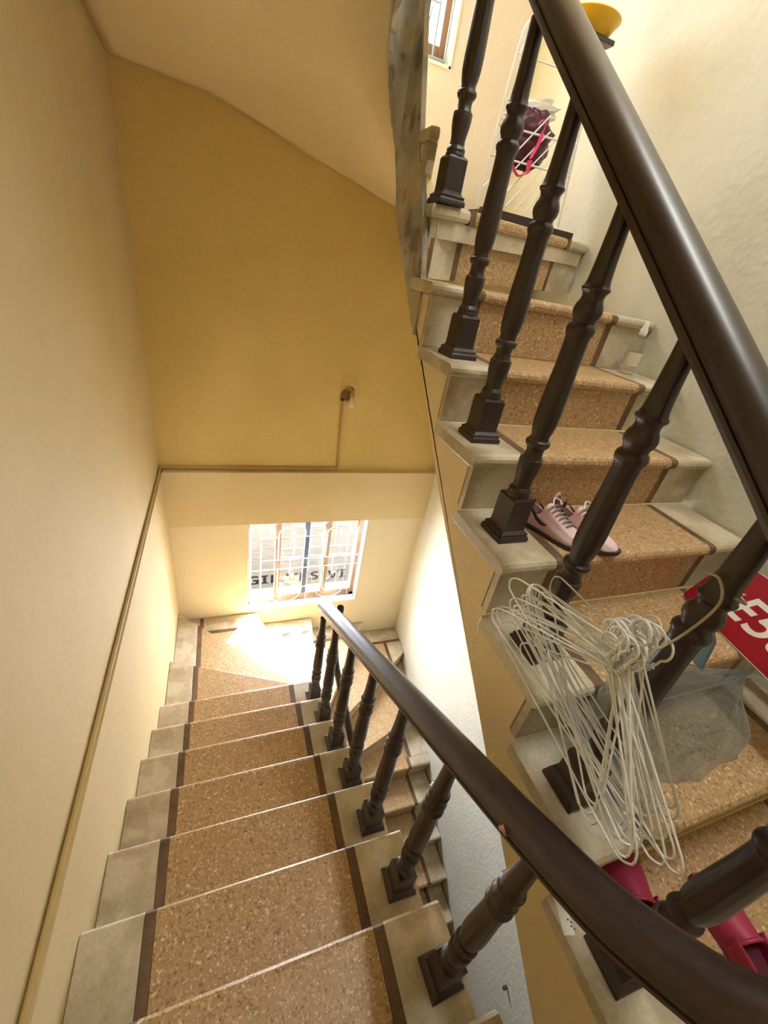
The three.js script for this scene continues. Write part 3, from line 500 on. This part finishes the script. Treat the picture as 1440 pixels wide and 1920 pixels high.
// ------------------------------------------------------------------ running shoes
function shoe(label, base, turn, mirror) {
  const s = thing('running_shoe', label, 'shoe', base, 'pair of pink running shoes'); s.rotation.y = turn;
  const L = 0.245, hw = (t) => lerpT([[0, 0.018], [0.04, 0.027], [0.15, 0.032], [0.4, 0.031], [0.65, 0.041], [0.8, 0.041], [0.92, 0.03], [0.98, 0.016], [1, 0.006]], t), ht = (t) => lerpT([[0, 0.085], [0.05, 0.108], [0.14, 0.1], [0.3, 0.086], [0.38, 0.094], [0.5, 0.08], [0.65, 0.06], [0.8, 0.044], [0.93, 0.036], [1, 0.022]], t), bend = (t) => 0.012 * (t - 0.5) * (t - 0.2) * mirror;
  const dip = (t) => 0.034 * sstep(0.03, 0.1, t) * (1 - sstep(0.3, 0.37, t));
  const nu = 44, nv = 26, pos = [], idx = [], col = [];
  for (let i = 0; i <= nu; i++) for (let j = 0; j <= nv; j++) {
    const t = i / nu, a = -0.35 + j / nv * (Math.PI + 0.7), c = Math.cos(a), sn = Math.sin(a), w = hw(t), h = ht(t);
    let x = w * Math.sign(c) * Math.pow(Math.abs(c), 0.75), y = 0.013 + (h - 0.013) * (sn > 0 ? Math.pow(sn, 0.8) : sn * 0.03);
    const top = sstep(0.4, 0.85, sn); y -= dip(t) * top; if (sn > 0.2) x *= 1 - 0.25 * sstep(0.2, 0.9, sn) * (1 - top);
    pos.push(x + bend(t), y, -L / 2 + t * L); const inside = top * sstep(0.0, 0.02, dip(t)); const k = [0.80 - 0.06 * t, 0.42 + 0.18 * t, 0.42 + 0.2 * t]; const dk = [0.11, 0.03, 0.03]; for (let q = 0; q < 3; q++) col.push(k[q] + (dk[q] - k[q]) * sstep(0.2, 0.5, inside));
  }
  for (let i = 0; i < nu; i++) for (let j = 0; j < nv; j++) { const a = i * (nv + 1) + j, b = a + nv + 1; idx.push(a, a + 1, b, b, a + 1, b + 1); }
  const g = new THREE.BufferGeometry(); g.setAttribute('position', new THREE.Float32BufferAttribute(pos, 3)); g.setAttribute('color', new THREE.Float32BufferAttribute(col, 3)); g.setIndex(idx); g.computeVertexNormals();
  local(s, 'upper', g, new THREE.MeshStandardMaterial({ vertexColors: true, roughness: 0.75, side: THREE.DoubleSide }));
  const out = new THREE.Shape(); for (let i = 0; i <= 40; i++) { const t = i / 40; const x = (hw(t) + 0.001) + bend(t), z = -L / 2 - 0.003 + t * (L + 0.006); i ? out.lineTo(x, z) : out.moveTo(x, z); } for (let i = 40; i >= 0; i--) { const t = i / 40; out.lineTo(-(hw(t) + 0.001) + bend(t), -L / 2 - 0.003 + t * (L + 0.006)); }
  const sole = new THREE.ExtrudeGeometry(out, { depth: 0.008, bevelEnabled: true, bevelThickness: 0.003, bevelSize: 0.002, bevelSegments: 2 }); sole.rotateX(Math.PI / 2); sole.translate(0, 0.0115, 0); { const p = sole.attributes.position; for (let i = 0; i < p.count; i++) { const t = p.getZ(i) / L + 0.5; p.setY(i, p.getY(i) + 0.016 * Math.pow(Math.max(0, t - 0.75) / 0.25, 2) * 0.8); } sole.computeVertexNormals(); }
  local(s, 'sole', sole, new THREE.MeshStandardMaterial({ color: 0x4a3038, roughness: 0.7 }));
  const grey = new THREE.MeshStandardMaterial({ color: 0x8d8a86, roughness: 0.8 });
  for (let k = 0; k < 6; k++) { const t = 0.42 + k * 0.052, y = ht(t) + 0.004, w = 0.02, z = -L / 2 + t * L; local(s, 'lace', tubeAlong([new THREE.Vector3(-w, y - 0.012, z), new THREE.Vector3(-w * 0.4, y, z + 0.004), new THREE.Vector3(w * 0.4, y, z + 0.008), new THREE.Vector3(w, y - 0.012, z + 0.006)], 0.003, 16, 7), grey); }
  local(s, 'lace_bow', tubeAlong([new THREE.Vector3(0, ht(0.42), -L / 2 + 0.42 * L), new THREE.Vector3(0.03, ht(0.42) + 0.012, -L / 2 + 0.36 * L), new THREE.Vector3(0.055, ht(0.4), -L / 2 + 0.4 * L), new THREE.Vector3(0.03, ht(0.42) + 0.002, -L / 2 + 0.47 * L)], 0.0025, 30, 7), M.whiteWire);
  // curved tick on the outer side
  const tick = [[0.16, 0.074], [0.24, 0.054], [0.33, 0.037], [0.41, 0.03], [0.47, 0.034], [0.50, 0.044], [0.475, 0.040], [0.42, 0.041], [0.35, 0.047], [0.26, 0.060]];
  for (const side of [-1, 1]) { const sh = new THREE.Shape(tick.map(([t, y]) => new THREE.Vector2(t, y))), tg = new THREE.ShapeGeometry(sh, 8), tp = tg.attributes.position; for (let i = 0; i < tp.count; i++) { const t = tp.getX(i), y = tp.getY(i), h = ht(t), sn = Math.pow(Math.min(1, (y - 0.018) / (h - 0.018)), 1 / 0.8), c = Math.sqrt(Math.max(0, 1 - sn * sn)), top = sstep(0.55, 0.95, sn); let x = hw(t) * Math.pow(c, 0.75) * (1 - 0.25 * sstep(0.2, 0.9, sn) * (1 - top)); tp.setXYZ(i, side * (x + 0.003) + bend(t), y, -L / 2 + t * L); } tg.computeVertexNormals(); local(s, 'curved_tick', tg, new THREE.MeshStandardMaterial({ color: 0x1d1718, roughness: 0.6, side: THREE.DoubleSide })); }
  local(s, 'heel_tab', new RoundedBoxGeometry(0.012, 0.02, 0.006, 2, 0.002), new THREE.MeshStandardMaterial({ color: 0x241c20, roughness: 0.6 })).position.set(-0.02 , 0.083, -L / 2 + 0.05);
  return s;
}
shoe('pink running shoe with dark tick beside the baluster plinth', V(0.935, UY(0), 0.825), 0.42, 1);
shoe('pink running shoe half hidden behind a baluster, farther from the plinth', V(1.035, UY(0), 0.80), 0.36, -1);
// ------------------------------------------------------------------ maroon slippers
function slipper(label, base, turn) {
  const s = thing('slipper', label, 'slipper', base, 'maroon slippers'); s.rotation.y = turn;
  const mat = new THREE.MeshStandardMaterial({ color: 0xa52c4e, roughness: 0.5 }), L = 0.24, hw = (t) => lerpT([[0, 0.022], [0.08, 0.034], [0.35, 0.034], [0.7, 0.047], [0.88, 0.042], [1, 0.018]], t);
  const out = new THREE.Shape(); for (let i = 0; i <= 30; i++) { const t = i / 30; i ? out.lineTo(hw(t), -L / 2 + t * L) : out.moveTo(hw(t), -L / 2); } for (let i = 30; i >= 0; i--) out.lineTo(-hw(i / 30), -L / 2 + i / 30 * L);
  const sole = new THREE.ExtrudeGeometry(out, { depth: 0.016, bevelEnabled: true, bevelThickness: 0.004, bevelSize: 0.004, bevelSegments: 3 }); sole.rotateX(Math.PI / 2); sole.translate(0, 0.02, 0);
  local(s, 'sole', sole, mat);
  const f = (o) => (u, v) => { const t = 0.45 + 0.5 * u, a = v * Math.PI, w = hw(t) + 0.004 + o, h = 0.052 - 0.02 * u + o; return new THREE.Vector3(w * Math.cos(a), 0.018 + h * Math.sin(a), -L / 2 + t * L); };
  local(s, 'upper', solidGrid(16, 20, f(0), f(-0.005)), mat);
  const heel = (o) => (u, v) => { const k = u * 2 - 1, t = 0.5 * Math.pow(Math.abs(k), 0.8), w = (hw(t) + 0.003 + o) * Math.sign(k) * Math.min(1, Math.abs(k) * 3); return new THREE.Vector3(w, 0.018 + v * (0.03 + 0.012 * Math.abs(k)), -L / 2 + t * L - (0.004 + o) * (1 - Math.abs(k))); };
  local(s, 'heel_wall', solidGrid(40, 4, heel(0), heel(-0.005)), mat);
  const ins = new THREE.ExtrudeGeometry(out, { depth: 0.001, bevelEnabled: false }); ins.rotateX(Math.PI / 2); ins.scale(0.9, 1, 0.94); ins.translate(0, 0.0258, 0); local(s, 'insole', ins, new THREE.MeshStandardMaterial({ color: 0x5a1630, roughness: 0.8 }));  // insole coloured dark, painting in the shade inside the opening
  const rim = []; for (let k = 0; k <= 16; k++) { const q = f(0)(0, k / 16); rim.push(q); } local(s, 'rim', tubeAlong(rim, 0.0045, 40, 8), mat);
  return s;
}
slipper('maroon slipper partly hidden behind the lower handrail bend', V(0.885, UY(-3), 0.10), 2.75);
slipper('maroon slipper with its dark opening facing up by the bottom right', V(1.085, UY(-3), -0.03), 2.95);
// small printed card on the tread edge
{
  const c = thing('printed_card', 'small white printed card on the tread edge under the handrail', 'card', V(0.705, UY(-3), 0.13));
  const m = local(c, 'card', new RoundedBoxGeometry(0.028, 0.002, 0.075, 2, 0.0009), M.white); m.position.y = 0.0015; m.rotation.y = -0.3;
  for (let k = 0; k < 4; k++) local(c, 'print_mark', new THREE.BoxGeometry(0.004, 0.0004, 0.004), new THREE.MeshStandardMaterial({ color: 0x6b5c48 })).position.set(0.003 + 0.004 * (k % 2), 0.0027, 0.012 + 0.006 * k);
}
// ------------------------------------------------------------------ spray bottle on the second tread
{
  const b = thing('bottle', 'clear plastic bottle with white cap and label in the stair corner', 'bottle', V(1.655, UY(2), 1.435));
  const prof = [[0.001, 0.002], [0.03, 0.002], [0.033, 0.008], [0.033, 0.105], [0.031, 0.12], [0.022, 0.14], [0.013, 0.15], [0.013, 0.165]].map(([r, y]) => new THREE.Vector2(r, y));
  local(b, 'bottle_body', new THREE.LatheGeometry(prof, 28), new THREE.MeshPhysicalMaterial({ color: 0xf2f0ea, transmission: 0.92, thickness: 0, roughness: 0.12, side: THREE.DoubleSide }));
  local(b, 'label', new THREE.CylinderGeometry(0.0336, 0.0336, 0.055, 28, 1, true), new THREE.MeshStandardMaterial({ color: 0xd6d0c0, roughness: 0.6, side: THREE.DoubleSide })).position.y = 0.065;
  local(b, 'cap', new THREE.LatheGeometry([[0.001, 0.155], [0.015, 0.155], [0.016, 0.162], [0.016, 0.178], [0.011, 0.19], [0.008, 0.212], [0.001, 0.214]].map(([r, y]) => new THREE.Vector2(r, y)), 22), M.white);
}
// ------------------------------------------------------------------ wire rack, bag, hanger, board and basin on the upper winder
{
  const Z = 2.25, P = (x, y, z = Z) => V(x, y, z);
  const bd = thing('wooden_board', 'dark brown board under the white wire rack on the upper turn', 'board', P(1.45, 0.24));
  part(bd, 'plank', box(1.15, 1.72, 0.252, 0.285, 2.16, 2.44), M.wood); part(bd, 'cross_piece', box(1.2, 1.6, 0.286, 0.305, 2.2, 2.26), M.wood);
  const r = thing('wire_rack', 'white wire rack with slanting rods behind the upper balusters', 'rack', P(1.42, 0.306));
  const fr = (nm, pts, rad = 0.0045) => part(r, nm, polyTube(pts, rad), M.whiteWire);
  part(r, 'frame', tubeAlong([P(1.175, 0.306), P(1.19, 0.6), P(1.205, 0.85), P(1.22, 0.93), P(1.27, 0.948), P(1.54, 0.948), P(1.60, 0.93), P(1.615, 0.85), P(1.645, 0.6), P(1.68, 0.306)], 0.005, 120, 8), M.whiteWire);
  fr('cross_wire', [P(1.20, 0.61), P(1.645, 0.632)]); fr('cross_wire', [P(1.19, 0.502), P(1.66, 0.516)]); fr('cross_wire', [P(1.205, 0.84), P(1.62, 0.86)], 0.003);
  for (let k = 0; k < 9; k++) { const x = 1.15 + k * 0.062; const a = [Math.max(1.19, x), 0.33 + Math.max(0, 1.19 - x) * 1.3], L = 0.42; fr('slanting_rod', [P(a[0], a[1]), P(Math.min(1.64, a[0] + L * 0.62), a[1] + L * 0.75)], 0.0035); }
  for (const [x, y, w] of [[1.235, 0.90, 0.022], [1.235, 0.84, 0.02], [1.215, 0.56, 0.02], [1.21, 0.66, 0.02]]) { const c = []; for (let k = 0; k <= 20; k++) { const a = k / 20 * 5.2; c.push(P(x + w * Math.cos(a) * (1 - k * 0.02), y + 0.045 * Math.sin(a) * (1 - k * 0.02))); } part(r, 'scroll', tubeAlong(c, 0.003, 50, 6), M.whiteWire); }
  const q = makeNoise(71), cloth = (sx, sy, sz, amp) => { const g = new THREE.SphereGeometry(1, 48, 36), p = g.attributes.position; for (let i = 0; i < p.count; i++) { const x = p.getX(i), y = p.getY(i), z = p.getZ(i), k = 1 + amp * (q(Math.atan2(z, x) / 6.283 + 0.5, y * 0.45 + 0.5, 7, 4) - 0.5); p.setXYZ(i, x * sx * k, y * sy * k, z * sz * k); } g.computeVertexNormals(); return g; };
  const mb = thing('cloth_bag', 'maroon shiny bag stuffed behind the white wire rack', 'bag', P(1.425, 0.49, 2.35));
  const cb = local(mb, 'bag_body', cloth(0.14, 0.115, 0.06, 0.7), new THREE.MeshPhysicalMaterial({ color: 0x4a1226, roughness: 0.35, sheen: 0.4 })); cb.position.y = 0.125; cb.rotation.z = 0.18;
  const wb = thing('white_bundle', 'crumpled white plastic wrap above the maroon bag', 'plastic wrap', P(1.45, 0.70, 2.41));
  const wm = local(wb, 'wrap', cloth(0.15, 0.05, 0.045, 0.9), M.white); wm.position.y = 0.03; wm.rotation.z = 0.25;
  const pk = thing('pink_hanger', 'bright pink plastic hanger hooked on the white wire rack', 'hanger', P(1.39, 0.5, 2.235));
  const pm = new THREE.MeshStandardMaterial({ color: 0xe0417f, roughness: 0.4 });
  const ribbon = (pts, w) => { const s = []; for (let k = 0; k < 8; k++) { const a = k / 8 * 6.283; s.push([w * Math.cos(a), 0.004 * Math.sin(a)]); } return sweep(curvePts(pts, 30), s); };
  part(pk, 'arm', ribbon([P(1.425, 0.625, 2.237), P(1.415, 0.58, 2.235), P(1.395, 0.53, 2.233), P(1.40, 0.475, 2.235)], 0.013), pm);
  part(pk, 'lower_arm', ribbon([P(1.40, 0.475, 2.233), P(1.35, 0.455, 2.235), P(1.31, 0.485, 2.237), P(1.30, 0.505, 2.238)], 0.012), pm);
  part(pk, 'hook', tubeAlong([P(1.425, 0.62), P(1.437, 0.65), P(1.43, 0.672), P(1.412, 0.67), P(1.40, 0.655)], 0.003, 30, 7), pm);
  const ba = thing('plastic_basin', 'yellow plastic basin on the tray atop the white wire rack', 'basin', P(1.53, 0.972, 2.27));
  const bp = [[0.001, 0.0], [0.085, 0.0], [0.12, 0.05], [0.128, 0.055], [0.126, 0.06], [0.115, 0.052], [0.08, 0.008], [0.001, 0.008]].map(([a, b]) => new THREE.Vector2(a, b));
  local(ba, 'bowl', new THREE.LatheGeometry(bp, 40), new THREE.MeshPhysicalMaterial({ color: 0xe8b81e, roughness: 0.35 }));
  const tr = thing('wooden_tray', 'dark brown tray beneath the yellow basin', 'tray', P(1.53, 0.953, 2.27));
  local(tr, 'tray', new RoundedBoxGeometry(0.2, 0.018, 0.16, 2, 0.004), M.wood).position.y = 0.01;
}
// ------------------------------------------------------------------ ceiling tube lamp over the landing behind the viewer
{
  const l = thing('ceiling_lamp', 'white tube lamp on the ceiling above the landing', 'lamp', V(1.25, 2.74, 0.45));
  local(l, 'housing', new RoundedBoxGeometry(0.1, 0.05, 1.2, 2, 0.01), M.white).position.y = -0.026;
  const tube = new THREE.CylinderGeometry(0.014, 0.014, 1.15, 16); tube.rotateX(Math.PI / 2);
  local(l, 'tube', tube, new THREE.MeshStandardMaterial({ color: 0xffffff, emissive: 0xeef4ff, emissiveIntensity: 4 })).position.y = -0.075;
  const a = new THREE.RectAreaLight(0xf4f5f2, 54, 0.12, 1.15); a.position.set(0, -0.1, 0); a.rotation.x = -Math.PI / 2; l.add(a);
}
scene.traverse((o) => { if (o.isMesh) { o.castShadow = true; o.receiveShadow = true; } });
renderer.render(scene, camera);
